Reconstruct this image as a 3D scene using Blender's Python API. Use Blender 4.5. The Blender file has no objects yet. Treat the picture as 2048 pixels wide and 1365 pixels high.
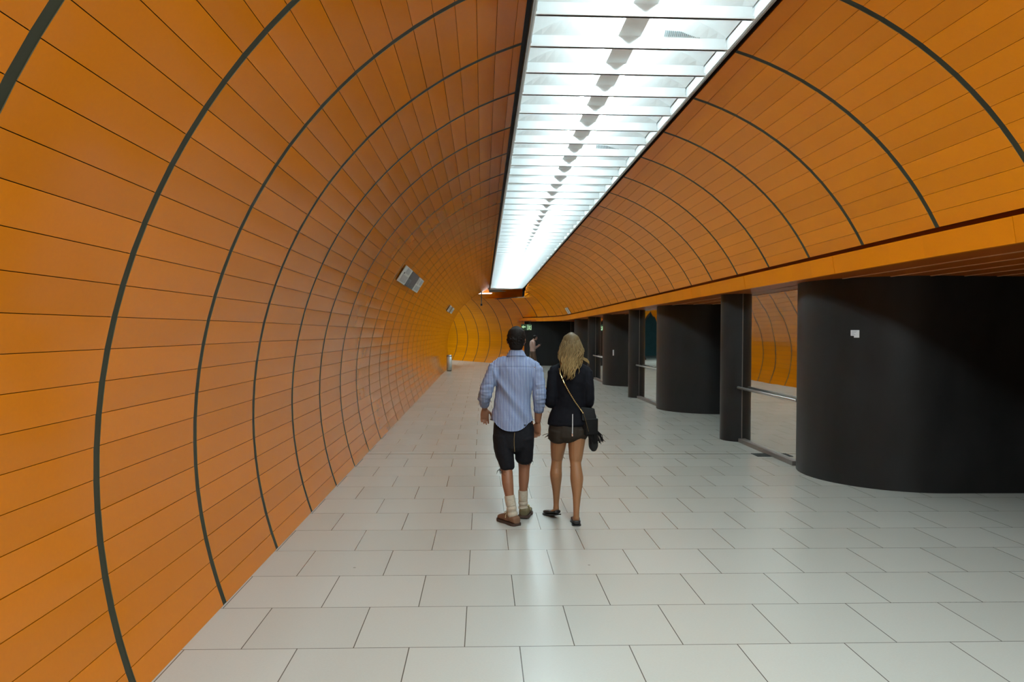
import bpy, bmesh, math, random
import numpy as np
from mathutils import Vector, Matrix, noise
random.seed(7)
SC = bpy.context.scene
COL = SC.collection
PI = math.pi
RAD = math.radians

# ------------------------------------------------------------------ helpers
class MB:
    """collects geometry for ONE mesh object"""
    def __init__(s): s.v = []; s.f = []; s.m = []; s.t = []
    def face(s, idx, m=0, t=0.5): s.f.append(tuple(idx)); s.m.append(m); s.t.append(t)
    def add(s, vs, fs, m=0, t=0.5):
        b = len(s.v); s.v += [tuple(p) for p in vs]
        for f in fs: s.face([b + i for i in f], m, t)
    def hexa(s, p, m=0, t=0.5):   # 8 points: 4 front, 4 back
        s.add(p, [(0,1,2,3),(7,6,5,4),(0,4,5,1),(1,5,6,2),(2,6,7,3),(3,7,4,0)], m, t)
    def box(s, x0, x1, y0, y1, z0, z1, m=0):
        s.hexa([(x0,y0,z0),(x1,y0,z0),(x1,y1,z0),(x0,y1,z0),(x0,y0,z1),(x1,y0,z1),(x1,y1,z1),(x0,y1,z1)][::1], m)
    def prism(s, poly, z0, z1, m=0):
        n = len(poly)
        s.add([(x,y,z0) for x,y in poly] + [(x,y,z1) for x,y in poly],
              [tuple(range(n))[::-1], tuple(range(n,2*n))] + [(i,(i+1)%n,(i+1)%n+n,i+n) for i in range(n)], m)
    def loft(s, pts, rad, seg=16, m=0, ref=(1,0,0), cap=True, power=2.0):
        pts = [Vector(p) for p in pts]; rad = [(r,r) if not isinstance(r,(tuple,list)) else r for r in rad]
        ref = Vector(ref); n = len(pts); rings = []
        if n >= 4 and seg >= 14:      # smooth curve through the given sections
            A = [list(p)+list(r) for p, r in zip(pts, rad)]; A = [A[0]]+A+[A[-1]]; B = []
            for i in range(1, len(A)-2):
                for j in range(3):
                    t = j/3; B.append([.5*(2*p1+(p2-p0)*t+(2*p0-5*p1+4*p2-p3)*t*t+(3*p1-p0-3*p2+p3)*t**3) for p0, p1, p2, p3 in zip(*A[i-1:i+3])])
            B.append(A[-1]); pts = [Vector(b[:3]) for b in B]; rad = [(max(.001, b[3]), max(.001, b[4])) for b in B]
        if cap:   # rounded ends
            t0 = (pts[0]-pts[1]).normalized(); t1 = (pts[-1]-pts[-2]).normalized()
            r0 = min(rad[0]); r1 = min(rad[-1])
            P = [pts[0]+t0*r0*.45, pts[0]+t0*r0*.3] + pts + [pts[-1]+t1*r1*.3, pts[-1]+t1*r1*.45]
            R = [tuple(c*.35 for c in rad[0]), tuple(c*.75 for c in rad[0])] + rad + [tuple(c*.75 for c in rad[-1]), tuple(c*.35 for c in rad[-1])]
        else: P, R = pts, rad
        b = len(s.v)
        for i, p in enumerate(P):
            t = (P[min(i+1,len(P)-1)] - P[max(i-1,0)]).normalized()
            u = ref - t*ref.dot(t)
            if u.length < 1e-4: u = Vector((0,1,0)) - t*t.y
            u.normalize(); w = t.cross(u)
            for k in range(seg):
                a = 2*PI*k/seg; c, sn = math.cos(a), math.sin(a)
                if power != 2.0:
                    c = math.copysign(abs(c)**(2/power), c); sn = math.copysign(abs(sn)**(2/power), sn)
                q = p + u*(R[i][0]*c) + w*(R[i][1]*sn); s.v.append(tuple(q))
        for i in range(len(P)-1):
            for k in range(seg):
                s.face((b+i*seg+k, b+i*seg+(k+1)%seg, b+(i+1)*seg+(k+1)%seg, b+(i+1)*seg+k), m)
        s.face([b+k for k in range(seg)][::-1], m); s.face([b+(len(P)-1)*seg+k for k in range(seg)], m)
    def ell(s, c, r, m=0, seg=14, rings=9):
        b = len(s.v); c = Vector(c)
        for i in range(1, rings):
            th = PI*i/rings
            for k in range(seg):
                a = 2*PI*k/seg
                s.v.append((c.x+r[0]*math.sin(th)*math.cos(a), c.y+r[1]*math.sin(th)*math.sin(a), c.z+r[2]*math.cos(th)))
        top = len(s.v); s.v.append((c.x,c.y,c.z+r[2])); s.v.append((c.x,c.y,c.z-r[2]))
        for i in range(rings-2):
            for k in range(seg):
                s.face((b+i*seg+k, b+(i+1)*seg+k, b+(i+1)*seg+(k+1)%seg, b+i*seg+(k+1)%seg), m)
        for k in range(seg):
            s.face((b+k, b+(k+1)%seg, top), m); s.face((b+(rings-2)*seg+(k+1)%seg, b+(rings-2)*seg+k, top+1), m)
    def build(s, name, mats, parent=None, smooth=False, bevel=0, loc=None):
        me = bpy.data.meshes.new(name); me.from_pydata(s.v, [], s.f); me.update()
        if not isinstance(mats, (list,tuple)): mats = [mats]
        for m in mats: me.materials.append(m)
        me.polygons.foreach_set('material_index', s.m)
        at = me.attributes.new('tint', 'FLOAT', 'FACE'); at.data.foreach_set('value', s.t)
        if smooth: me.polygons.foreach_set('use_smooth', [True]*len(s.f))
        bm = bmesh.new(); bm.from_mesh(me); bmesh.ops.recalc_face_normals(bm, faces=bm.faces[:]); bm.to_mesh(me); bm.free()
        o = bpy.data.objects.new(name, me); COL.objects.link(o)
        if parent: o.parent = parent
        if loc: o.location = loc
        if bevel:
            md = o.modifiers.new('edge', 'BEVEL'); md.width = bevel; md.segments = 2; md.limit_method = 'ANGLE'
        return o
    def fuse(s, name, mat, parent=None, voxel=.006, smooth=6, fn=None):
        """one continuous skin over everything collected"""
        me = bpy.data.meshes.new(name+'_raw'); me.from_pydata(s.v, [], s.f); me.update()
        bm = bmesh.new(); bm.from_mesh(me); bmesh.ops.recalc_face_normals(bm, faces=bm.faces[:]); bm.to_mesh(me); bm.free()
        o = bpy.data.objects.new(name+'_raw', me); COL.objects.link(o)
        r = o.modifiers.new('r','REMESH'); r.mode = 'VOXEL'; r.voxel_size = voxel; r.use_smooth_shade = True
        if smooth:
            sm = o.modifiers.new('s','SMOOTH'); sm.factor = .5; sm.iterations = smooth
        dg = bpy.context.evaluated_depsgraph_get(); dg.update()
        new = bpy.data.meshes.new_from_object(o.evaluated_get(dg)); new.name = name
        bpy.data.objects.remove(o); bpy.data.meshes.remove(me)
        if fn:
            new.update(); nv = len(new.vertices)
            co = np.empty(nv*3); no = np.empty(nv*3)
            new.vertices.foreach_get('co', co); new.vertices.foreach_get('normal', no)
            co = co.reshape(-1,3); no = no.reshape(-1,3)
            co = fn(co, no); new.vertices.foreach_set('co', co.ravel()); new.update()
        new.materials.clear(); new.materials.append(mat)
        new.polygons.foreach_set('use_smooth', [True]*len(new.polygons))
        ob = bpy.data.objects.new(name, new); COL.objects.link(ob)
        if parent: ob.parent = parent
        return ob

def empty(name, loc, label, cat, group=None, rz=0):
    o = bpy.data.objects.new(name, None); COL.objects.link(o); o.location = loc; o.rotation_euler = (0,0,rz)
    o.empty_display_size = .1
    return tag(o, label, cat, group)
def tag(o, label, cat, group=None, kind=None):
    o['label'] = label; o['category'] = cat
    if group: o['group'] = group
    if kind: o['kind'] = kind
    return o
def struct(o): o['kind'] = 'structure'; return o
def copy_tree(o, parent=None):
    c = o.copy(); COL.objects.link(c)
    if parent: c.parent = parent
    for ch in [x for x in SC.objects if x.parent == o]: copy_tree(ch, c)
    return c

# ------------------------------------------------------------------ materials
class NT:
    def __init__(s, name):
        s.mat = bpy.data.materials.new(name); s.mat.use_nodes = True
        s.t = s.mat.node_tree; s.b = s.t.nodes['Principled BSDF']
    def n(s, typ, **kw):
        nd = s.t.nodes.new(typ)
        for k, v in kw.items():
            if k in nd.inputs: nd.inputs[k].default_value = v
            else: setattr(nd, k, v)
        return nd
    def l(s, a, b): s.t.links.new(a, b)
    def math(s, op, a, b=None):
        nd = s.t.nodes.new('ShaderNodeMath'); nd.operation = op
        for i, x in enumerate((a, b)):
            if x is None: continue
            if isinstance(x, (int, float)): nd.inputs[i].default_value = x
            else: s.l(x, nd.inputs[i])
        return nd.outputs[0]
    def mix(s, fac, a, b, bt='MIX'):
        nd = s.t.nodes.new('ShaderNodeMix'); nd.data_type = 'RGBA'; nd.blend_type = bt
        for sock, x in ((nd.inputs[0], fac), (nd.inputs[6], a), (nd.inputs[7], b)):
            if isinstance(x, (int, float)): sock.default_value = x
            elif isinstance(x, tuple): sock.default_value = x if len(x) == 4 else x+(1,)
            else: s.l(x, sock)
        return nd.outputs[2]
def c4(c): return tuple(c) + (1,)
def srgb(r, g, b):
    f = lambda v: (v/255/12.92) if v/255 <= .04045 else ((v/255+.055)/1.055)**2.4
    return (f(r), f(g), f(b))
def mat(name, col, rough=.5, metal=0, spec=.5, nscale=0, namt=.12, bump=0, bscale=40, emit=0):
    k = NT(name); b = k.b
    b.inputs['Base Color'].default_value = c4(col); b.inputs['Roughness'].default_value = rough
    b.inputs['Metallic'].default_value = metal; b.inputs['Specular IOR Level'].default_value = spec
    tc = k.n('ShaderNodeTexCoord')
    if nscale:
        nz = k.n('ShaderNodeTexNoise', Scale=nscale, Detail=4.0); k.l(tc.outputs['Object'], nz.inputs['Vector'])
        k.l(k.mix(nz.outputs['Fac'], tuple(max(0, c*(1-namt)) for c in col), tuple(min(1, c*(1+namt)) for c in col)), b.inputs['Base Color'])
    if bump:
        nz = k.n('ShaderNodeTexNoise', Scale=bscale, Detail=3.0); k.l(tc.outputs['Object'], nz.inputs['Vector'])
        bp = k.n('ShaderNodeBump', Strength=bump, Distance=.01); k.l(nz.outputs['Fac'], bp.inputs['Height']); k.l(bp.outputs[0], b.inputs['Normal'])
    if emit:
        b.inputs['Emission Color'].default_value = c4(col); b.inputs['Emission Strength'].default_value = emit
    return k.mat

def make_orange(name, col, rough, spec=.2, bump=.012):
    k = NT(name); b = k.b
    at = k.n('ShaderNodeAttribute', attribute_name='tint')
    tc = k.n('ShaderNodeTexCoord')
    a = k.mix(at.outputs['Fac'], tuple(c*.93 for c in col), tuple(min(1,c*1.06) for c in col))
    sp = k.n('ShaderNodeTexNoise', Scale=60.0, Detail=2.0); k.l(tc.outputs['Object'], sp.inputs['Vector'])
    a = k.mix(k.math('MULTIPLY', sp.outputs['Fac'], .18), a, tuple(c*.6 for c in col))
    k.l(a, b.inputs['Base Color'])
    b.inputs['Roughness'].default_value = rough
    b.inputs['Specular IOR Level'].default_value = spec
    mp = k.n('ShaderNodeMapping'); mp.inputs['Scale'].default_value = (1.6, 1.1, 2.2); k.l(tc.outputs['Object'], mp.inputs['Vector'])
    nz = k.n('ShaderNodeTexNoise', Scale=1.5, Detail=0.0); k.l(mp.outputs[0], nz.inputs['Vector'])
    bp = k.n('ShaderNodeBump', Strength=.5, Distance=bump); k.l(nz.outputs['Fac'], bp.inputs['Height']); k.l(bp.outputs[0], b.inputs['Normal'])
    return k.mat
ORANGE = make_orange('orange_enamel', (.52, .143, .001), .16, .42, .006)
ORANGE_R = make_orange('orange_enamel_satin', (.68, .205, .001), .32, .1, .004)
BEAMO = make_orange('orange_enamel_fascia', (.63, .18, .002), .34)
JOINT = mat('ring_joint_rubber', (.028, .027, .014), .6, spec=.25, nscale=3, namt=.3)
EDGE = mat('panel_edge_metal', (.16, .14, .08), .55)
BACK = mat('dark_backing', (.035, .009, .001), .8)
BLACK = mat('black_gap', (.008, .008, .009), .7)
LIP = mat('trough_aluminium', (.45, .45, .46), .35, metal=.7)
WHITE = mat('white_ceiling_enamel', (.90, .94, .95), .32)
SPINE = mat('spine_white', (.9, .94, .95), .5)
TUBE = mat('fluorescent_glow', (.74, .95, 1.0), .4, emit=95)
HOLDER = mat('holder_white', (.8, .8, .78), .4)
STEEL = mat('stainless', (.5, .5, .49), .3, metal=1)
DKSTEEL = mat('brown_grey_rail', (.16, .135, .12), .4, metal=.4)
MIRROR = None

def make_black():
    k = NT('blackened_steel'); b = k.b
    tc = k.n('ShaderNodeTexCoord')
    mp = k.n('ShaderNodeMapping'); mp.inputs['Scale'].default_value = (1.2, 1.2, .5); k.l(tc.outputs['Object'], mp.inputs['Vector'])
    nz = k.n('ShaderNodeTexNoise', Scale=2.5, Detail=5.0); k.l(mp.outputs[0], nz.inputs['Vector'])
    k.l(k.mix(nz.outputs['Fac'], (.005, .005, .0048), (.020, .0205, .021)), b.inputs['Base Color'])
    r = k.n('ShaderNodeMapRange'); r.inputs['To Min'].default_value = .32; r.inputs['To Max'].default_value = .5
    k.l(nz.outputs['Fac'], r.inputs['Value']); k.l(r.outputs[0], b.inputs['Roughness'])
    b.inputs['Specular IOR Level'].default_value = .22
    return k.mat
PBLACK = make_black()

def make_mirror():
    k = NT('mirrored_glass'); b = k.b
    b.inputs['Base Color'].default_value = (.86, .9, .87, 1); b.inputs['Metallic'].default_value = 1; b.inputs['Roughness'].default_value = .015
    tc = k.n('ShaderNodeTexCoord'); nz = k.n('ShaderNodeTexNoise', Scale=1.3, Detail=1.0); k.l(tc.outputs['Object'], nz.inputs['Vector'])
    bp = k.n('ShaderNodeBump', Strength=.12, Distance=.01); k.l(nz.outputs['Fac'], bp.inputs['Height']); k.l(bp.outputs[0], b.inputs['Normal'])
    return k.mat
MIRROR = make_mirror()

def make_floor():
    k = NT('pale_stone_tiles'); b = k.b
    tc = k.n('ShaderNodeTexCoord')
    mp = k.n('ShaderNodeMapping'); mp.inputs['Location'].default_value = (-.209, -4.06, 0); k.l(tc.outputs['Object'], mp.inputs['Vector'])
    br = k.n('ShaderNodeTexBrick', Scale=1.0); br.offset = .5; br.offset_frequency = 2; br.squash = 1
    for n_, v in (('Mortar Size', .0028), ('Mortar Smooth', .0), ('Brick Width', .6), ('Row Height', .6), ('Bias', 0.0)): br.inputs[n_].default_value = v
    br.inputs['Color1'].default_value = (.425, .428, .392, 1); br.inputs['Color2'].default_value = (.465, .467, .43, 1); br.inputs['Mortar'].default_value = (.035, .03, .026, 1)
    k.l(mp.outputs[0], br.inputs['Vector'])
    nz = k.n('ShaderNodeTexNoise', Scale=90.0, Detail=3.0); k.l(tc.outputs['Object'], nz.inputs['Vector'])
    col = k.mix(k.math('MULTIPLY', nz.outputs['Fac'], .22), br.outputs['Color'], (.30, .27, .23))
    n2 = k.n('ShaderNodeTexNoise', Scale=.55, Detail=3.0); k.l(tc.outputs['Object'], n2.inputs['Vector'])
    col = k.mix(k.math('MULTIPLY', n2.outputs['Fac'], .16), col, (.40, .36, .30))
    # small stains
    vo = k.n('ShaderNodeTexVoronoi', Scale=1.7); k.l(tc.outputs['Object'], vo.inputs['Vector'])
    col = k.mix(k.math('MULTIPLY', k.math('LESS_THAN', vo.outputs['Distance'], .018), .6), col, (.12, .1, .08))
    sx = k.n('ShaderNodeSeparateXYZ'); k.l(tc.outputs['Object'], sx.inputs[0])
    for y0 in (10.44, 18.1):
        d = k.math('ABSOLUTE', k.math('SUBTRACT', sx.outputs['Y'], y0))
        col = k.mix(k.math('LESS_THAN', d, .012), col, (.06, .05, .045))
    k.l(col, b.inputs['Base Color'])
    b.inputs['Roughness'].default_value = .27; b.inputs['Specular IOR Level'].default_value = .5
    bp = k.n('ShaderNodeBump', Strength=.15, Distance=.003); bp.invert = True; k.l(br.outputs['Fac'], bp.inputs['Height'])
    k.l(bp.outputs[0], b.inputs['Normal'])
    return k.mat
FLOOR = make_floor()

# ------------------------------------------------------------------ tunnel shell
YB, YE = -8.0, 38.3
def drop(y): return .005*max(0.0, y-6.0)
def dz(p):
    x, y, z = p
    return (x, y, z - drop(min(y, 41))*min(1, max(0, z/2.2)))
RK = [4.735+1.19*k for k in range(-11, 60)]

# floor
m = MB(); m.add([(-9,YB,0),(10,YB,0),(10,56,0),(-9,56,0),(-9,YB,-.2),(10,YB,-.2),(10,56,-.2),(-9,56,-.2)],
                [(0,1,2,3),(7,6,5,4),(0,4,5,1),(1,5,6,2),(2,6,7,3),(3,7,4,0)])
struct(m.build('floor', FLOOR))

rng = random.Random(3)
def panel(m, p00, p10, p11, p01, back, tint, tilt):
    # p0*: near ring, p1*: far ring ; second index low/high seam ; back = outward vectors
    V = [Vector(q) for q in (p00, p10, p11, p01)]
    a, b = tilt
    off = [a+b, a-b, -a-b, -a+b]
    V = [v + back*o for v, o in zip(V, off)]
    B = [v + back*.012 for v in V]
    m.hexa([dz(v) for v in V] + [dz(v) for v in B], 0, tint); m.m[-1] = 3; m.m[-3] = 3

def vault_left(m):
    cx, cz, R = 1.30, 1.06, 3.09
    def pt(a, y, r=R): return (cx - r*math.cos(RAD(a)), y, cz + r*math.sin(RAD(a)))
    seams = [-20.06] + [-17.62+2.815*k for k in range(0, 32)]
    amax = math.degrees(math.asin(math.sqrt(1-((cx-.29)/R)**2)))
    seams = [s_ for s_ in seams if s_ < amax-1.2] + [amax]
    ys = [y for y in RK if y < 38.6]
    ys = [y for y in ys if y >= YB]
    g = math.degrees(.0017/R)
    for y0, y1 in zip(ys[:-1], ys[1:]):
        for s0, s1 in zip(seams[:-1], seams[1:]):
            am = RAD((s0+s1)/2); back = Vector((-math.cos(am), 0, math.sin(am)))
            tilt = (rng.gauss(0, .0005), rng.gauss(0, .0002))
            panel(m, pt(s0+g, y0+.029), pt(s0+g, y1-.029), pt(s1-g, y1-.029), pt(s1-g, y0+.029), back, rng.random(), tilt)
        N = 40
    for y in ys:
        for i in range(48):
            a0 = seams[0] + (amax-seams[0])*i/48; a1 = seams[0] + (amax-seams[0])*(i+1)/48
            q = [pt(a0, y-.032, R+.003), pt(a0, y+.032, R+.003), pt(a1, y+.032, R+.003), pt(a1, y-.032, R+.003)]
            k = [pt(a0, y-.032, R+.018), pt(a0, y+.032, R+.018), pt(a1, y+.032, R+.018), pt(a1, y-.032, R+.018)]
            m.hexa([dz(p) for p in q] + [dz(p) for p in k], 1)
    for i in range(32):
        a0 = seams[0] + (amax-seams[0])*i/32; a1 = seams[0] + (amax-seams[0])*(i+1)/32
        for ya, yb in ((YB, 6), (6, ys[-1])):
            q = [pt(a0, ya, R+.02), pt(a0, yb, R+.02), pt(a1, yb, R+.02), pt(a1, ya, R+.02)]
            k = [pt(a0, ya, R+.12), pt(a0, yb, R+.12), pt(a1, yb, R+.12), pt(a1, ya, R+.12)]
            m.hexa([dz(p) for p in q] + [dz(p) for p in k], 2)
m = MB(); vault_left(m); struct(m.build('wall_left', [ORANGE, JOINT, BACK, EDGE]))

# path of the right-hand vault: straight, then bending left into the next passage
def catmull(P, n=24):
    out = []
    for i in range(1, len(P)-2):
        p0, p1, p2, p3 = (np.array(P[i+j-1], float) for j in range(4))
        for k in range(n):
            t = k/n
            out.append(.5*((2*p1)+(-p0+p2)*t+(2*p0-5*p1+4*p2-p3)*t*t+(-p0+3*p1-3*p2+p3)*t**3))
    out.append(np.array(P[-2], float)); return out
dirx, diry = -.525, .851
END = [(1.94+dirx*t, 37.74+diry*t) for t in (0, 2, 7.95)]
dense = [np.array((3.61, y)) for y in np.arange(YB, 30.9, .1)] + catmull([(3.61,29),(3.61,31),(3.46,33.7),(2.93,36.05),(1.94,37.74),(.89,39.44)])
dense += [np.array((1.94+dirx*t, 37.74+diry*t)) for t in np.arange(.05, 9.1, .1)]
dense = np.array(dense); seg = np.hypot(*np.diff(dense, axis=0).T); cum = np.r_[0, np.cumsum(seg)]
def path(sv):
    x = np.interp(sv, cum, dense[:,0]); y = np.interp(sv, cum, dense[:,1])
    x2 = np.interp(sv+.15, cum, dense[:,0]); y2 = np.interp(sv+.15, cum, dense[:,1])
    x1 = np.interp(sv-.15, cum, dense[:,0]); y1 = np.interp(sv-.15, cum, dense[:,1])
    t = np.array((x2-x1, y2-y1)); t /= np.hypot(*t); return np.array((x, y)), np.array((-t[1], t[0]))
s_of_y = lambda y: y - YB
S_END = cum[-1]-.12
s_beam_end = cum[np.argmin(np.hypot(dense[:,0]-1.94, dense[:,1]-37.74))]
Sk = [s_of_y(y) for y in RK if y >= YB and s_of_y(y) <= S_END-.3] + [S_END]
CR = (1.22, 1.335, 2.735)
def rp(sv, a, r=CR[2]):
    P, n = path(sv); off = 3.61 - (CR[0] + r*math.cos(RAD(a)))
    return (P[0]+n[0]*off, P[1]+n[1]*off, CR[1]+r*math.sin(RAD(a)))
A_TOP = math.degrees(math.acos((2.0-CR[0])/CR[2]))
A_BEAM = math.degrees(math.asin((2.575-CR[1])/CR[2]))
A_FLOOR = -math.degrees(math.asin(CR[1]/CR[2]))
def vault_right(m, outer):
    up = [36.0+3.15*k for k in range(-2, 40)]
    up_seams = [A_BEAM] + [a for a in up if A_BEAM+1 < a < A_TOP-1] + [A_TOP]
    low = [A_FLOOR] + [36-3.15*k for k in range(20, 2, -1) if 36-3.15*k > A_FLOOR+1]
    full = low + [a for a in up if a > low[-1]+1 and a < 84] + [85]
    g = math.degrees(.0015/CR[2])
    for s0, s1 in zip(Sk[:-1], Sk[1:]):
        is_outer = s0 > s_beam_end - .5
        if is_outer != outer: continue
        P0, n0 = path((s0+s1)/2)
        for a0, a1 in zip((full if is_outer else up_seams)[:-1], (full if is_outer else up_seams)[1:]):
            am = RAD((a0+a1)/2); back = Vector((-n0[0]*math.cos(am), -n0[1]*math.cos(am), math.sin(am)))
            q = [rp(s0+.027, a0+g), rp(s1-.027, a0+g), rp(s1-.027, a1-g), rp(s0+.027, a1-g)]
            if s0 > 36:      # trimmed along the trough edge where the bend begins
                c_ = [p[0] < 1.99 and p[1] < YE+.05 and p[2] > 3.5 for p in q]
                if all(c_): continue
                q = [(1.99, p[1], p[2]) if f_ else p for p, f_ in zip(q, c_)]
                if any(c_): panel(m, *q, back, rng.random(), (0, 0)); continue
            panel(m, *q, back, rng.random(), (rng.gauss(0,.0005), rng.gauss(0,.0002)))
            k = [rp(s0-.01, a0, CR[2]+.02), rp(s1+.01, a0, CR[2]+.02), rp(s1+.01, a1, CR[2]+.02), rp(s0-.01, a1, CR[2]+.02)]
            k2 = [rp(s0-.01, a0, CR[2]+.08), rp(s1+.01, a0, CR[2]+.08), rp(s1+.01, a1, CR[2]+.08), rp(s0-.01, a1, CR[2]+.08)]
            m.hexa([dz(p) for p in k] + [dz(p) for p in k2], 2)
            h = [rp(s0-.03, a0, CR[2]+.003), rp(s0+.03, a0, CR[2]+.003), rp(s0+.03, a1, CR[2]+.003), rp(s0-.03, a1, CR[2]+.003)]
            h2 = [rp(s0-.03, a0, CR[2]+.017), rp(s0+.03, a0, CR[2]+.017), rp(s0+.03, a1, CR[2]+.017), rp(s0-.03, a1, CR[2]+.017)]
            m.hexa([dz(p) for p in h] + [dz(p) for p in h2], 1)
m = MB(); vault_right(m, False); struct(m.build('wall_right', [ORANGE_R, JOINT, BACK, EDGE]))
m = MB(); vault_right(m, True)
# black rim that closes the outer wall at the round mouth
for i in range(40):
    a0 = A_FLOOR + (85-A_FLOOR)*i/40; a1 = A_FLOOR + (85-A_FLOOR)*(i+1)/40
    se = Sk[-1]
    q = [rp(se, a0, CR[2]-.06), rp(se+.1, a0, CR[2]-.06), rp(se+.1, a1, CR[2]-.06), rp(se, a1, CR[2]-.06)]
    k = [rp(se, a0, CR[2]+.1), rp(se+.1, a0, CR[2]+.1), rp(se+.1, a1, CR[2]+.1), rp(se, a1, CR[2]+.1)]
    m.hexa([dz(p) for p in q] + [dz(p) for p in k], 4)
struct(m.build('wall_back', [ORANGE_R, JOINT, BACK, EDGE, BLACK]))
# dim teal hall beyond the mouth of the next passage
TEAL = mat('teal_hall_wall', (.06, .2, .22), .5, nscale=1.5, namt=.4)
m = MB(); m.box(-9, 0.5, 53, 53.2, 0, 5); struct(m.build('wall_end', TEAL))

# fascia beam (orange) along the openings, in panels with open joints
def beam_pt(sv, off, z): P, n = path(sv); return dz((P[0]+n[0]*off, P[1]+n[1]*off, z))
m = MB()
js = [s_of_y(-6.8), s_of_y(-1)] + [s_of_y(5.03+2.66*k) for k in range(0, 10)]
js = [s for s in js] + [js[-1]+2.66, js[-1]+5.0]
js = [s for s in js if s < s_beam_end-.8] + [s_beam_end]
for a, b in zip(js[:-1], js[1:]):
    n = max(2, int((b-a)/.45))
    for i in range(n):
        u0 = a+.003+(b-a-.006)*i/n; u1 = a+.003+(b-a-.006)*(i+1)/n
        m.hexa([beam_pt(u0,-.05,2.345), beam_pt(u1,-.05,2.345), beam_pt(u1,-.02,2.53), beam_pt(u0,-.02,2.53),
                beam_pt(u0,-.10,2.345), beam_pt(u1,-.10,2.345), beam_pt(u1,-.10,2.53), beam_pt(u0,-.10,2.53)], 0, rng.random())
struct(m.build('trim_1', [BEAMO]))
# recess above the fascia
m = MB()
st = np.linspace(0, s_beam_end, 60)
for a, b in zip(st[:-1], st[1:]):
    m.hexa([beam_pt(a,-.115,2.36), beam_pt(b,-.115,2.36), beam_pt(b,-.115,2.64), beam_pt(a,-.115,2.64),
            beam_pt(a,-.2,2.36), beam_pt(b,-.2,2.36), beam_pt(b,-.2,2.64), beam_pt(a,-.2,2.64)])
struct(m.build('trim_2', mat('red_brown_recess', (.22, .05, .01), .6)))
# soffit over the openings: long boards
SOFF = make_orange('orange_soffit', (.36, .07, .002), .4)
m = MB()
for i in range(15):
    x0 = 3.72 + i*.36
    for ya, yb in ((YB, 6), (6, 31), ):
        m.hexa([dz(p) for p in [(x0,ya,2.35),(x0+.352,ya,2.35),(x0+.352,yb,2.35),(x0,yb,2.35),(x0,ya,2.42),(x0+.352,ya,2.42),(x0+.352,yb,2.42),(x0,yb,2.42)]], 0, rng.random())
for i in range(18):
    x0 = 1.75 + i*.42
    m.hexa([dz(p) for p in [(max(x0,1.75),31,2.36),(x0+.42,31,2.36),(x0+.42,41,2.36),(x0,41,2.36),(x0,31,2.42),(x0+.42,31,2.42),(x0+.42,41,2.42),(x0,41,2.42)]] , 0, rng.random()) if x0 > 3.6 else \
    m.hexa([dz(p) for p in [(x0,37.2,2.36),(x0+.42,36.6,2.36),(x0+.42,41,2.36),(x0,41,2.36),(x0,37.2,2.42),(x0+.42,36.6,2.42),(x0+.42,41,2.42),(x0,41,2.42)]], 0, rng.random())
for i in range(1, 8):
    x0 = 3.72 + i*.36
    for ya, yb in ((YB, 6), (6, 31)):
        m.hexa([dz(p) for p in [(x0-.012,ya,2.343),(x0+.004,ya,2.343),(x0+.004,yb,2.343),(x0-.012,yb,2.343),(x0-.012,ya,2.36),(x0+.004,ya,2.36),(x0+.004,yb,2.36),(x0-.012,yb,2.36)]], 1)
struct(m.build('trim_3', [SOFF, mat('soffit_bead', (.55, .3, .16), .4)]))
# dark rear of the side bays and closing wall behind the viewer
m = MB(); m.box(9.3, 9.5, YB, 41, 0, 3); struct(m.build('wall_side', mat('dark_bay_wall', (.03, .03, .032), .6)))
m = MB(); m.box(-2.2, 10, YB-.3, YB-.05, 0, 4.4); struct(m.build('wall_front', mat('rear_orange', (.5, .16, .01), .4)))

# ------------------------------------------------------------------ ceiling trough
XL, XR, XC = .36, 1.93, 1.145
Z0, ZB, ZV = 3.965, 4.056, 4.21
m = MB()
NU = 20
y0 = 5.94 - .595*24
mods = []
while y0 < YE-.3:
    y1 = y0+.595; mods.append((y0, y1))
    prof = []
    for iu in range(NU+1):
        u = -1 + 2*iu/NU; x = XC + u*(XR-XL)/2*.985
        h = 1-u*u
        prof.append([(x, y1-.008, Z0), (x, y1-.008, ZB), (x, y1-.03-.17*h, ZB+(ZV-ZB)*h), (x, y0+.06, ZB+(ZV-ZB)*h), (x, y0+.012, ZB), (x, y0+.012, Z0)])
    b = len(m.v)
    for col in prof:
        for p in col: m.v.append(dz(p))
    for iu in range(NU):
        for j in range(5):
            m.face((b+iu*6+j, b+(iu+1)*6+j, b+(iu+1)*6+j+1, b+iu*6+j+1), 0)
    # bottom return edges of the tray
    for yy0, yy1 in ((y1-.008, y1-.02), (y0+.012, y0+.02)):
        m.hexa([dz(p) for p in [(XL,yy0,Z0),(XR,yy0,Z0),(XR,yy1,Z0),(XL,yy1,Z0),(XL,yy0,Z0+.02),(XR,yy0,Z0+.02),(XR,yy1,Z0+.02),(XL,yy1,Z0+.02)]], 0)
    y0 = y1
def longbar(m, x0, x1, z0, z1, mi):
    for ya, yb in ((YB, 6), (6, 22), (22, YE)):
        m.hexa([dz(p) for p in [(x0,ya,z0),(x1,ya,z0),(x1,yb,z0),(x0,yb,z0),(x0,ya,z1),(x1,ya,z1),(x1,yb,z1),(x0,yb,z1)]], mi)
longbar(m, XL-.012, XL, Z0-.002, 4.3, 0); longbar(m, XR, XR+.012, Z0-.002, 4.3, 0)
longbar(m, XL-.05, XR+.05, 4.3, 4.36, 1)
struct(m.build('ceiling', [WHITE, BLACK]))
m = MB(); longbar(m, .33, .348, 3.955, 4.05, 0); longbar(m, 1.942, 1.96, 3.955, 4.05, 0); struct(m.build('trim_4', LIP))
m = MB(); longbar(m, .27, .33, 4.03, 4.1, 0); longbar(m, 1.96, 2.03, 4.03, 4.1, 0); struct(m.build('trim_5', BLACK))
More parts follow.
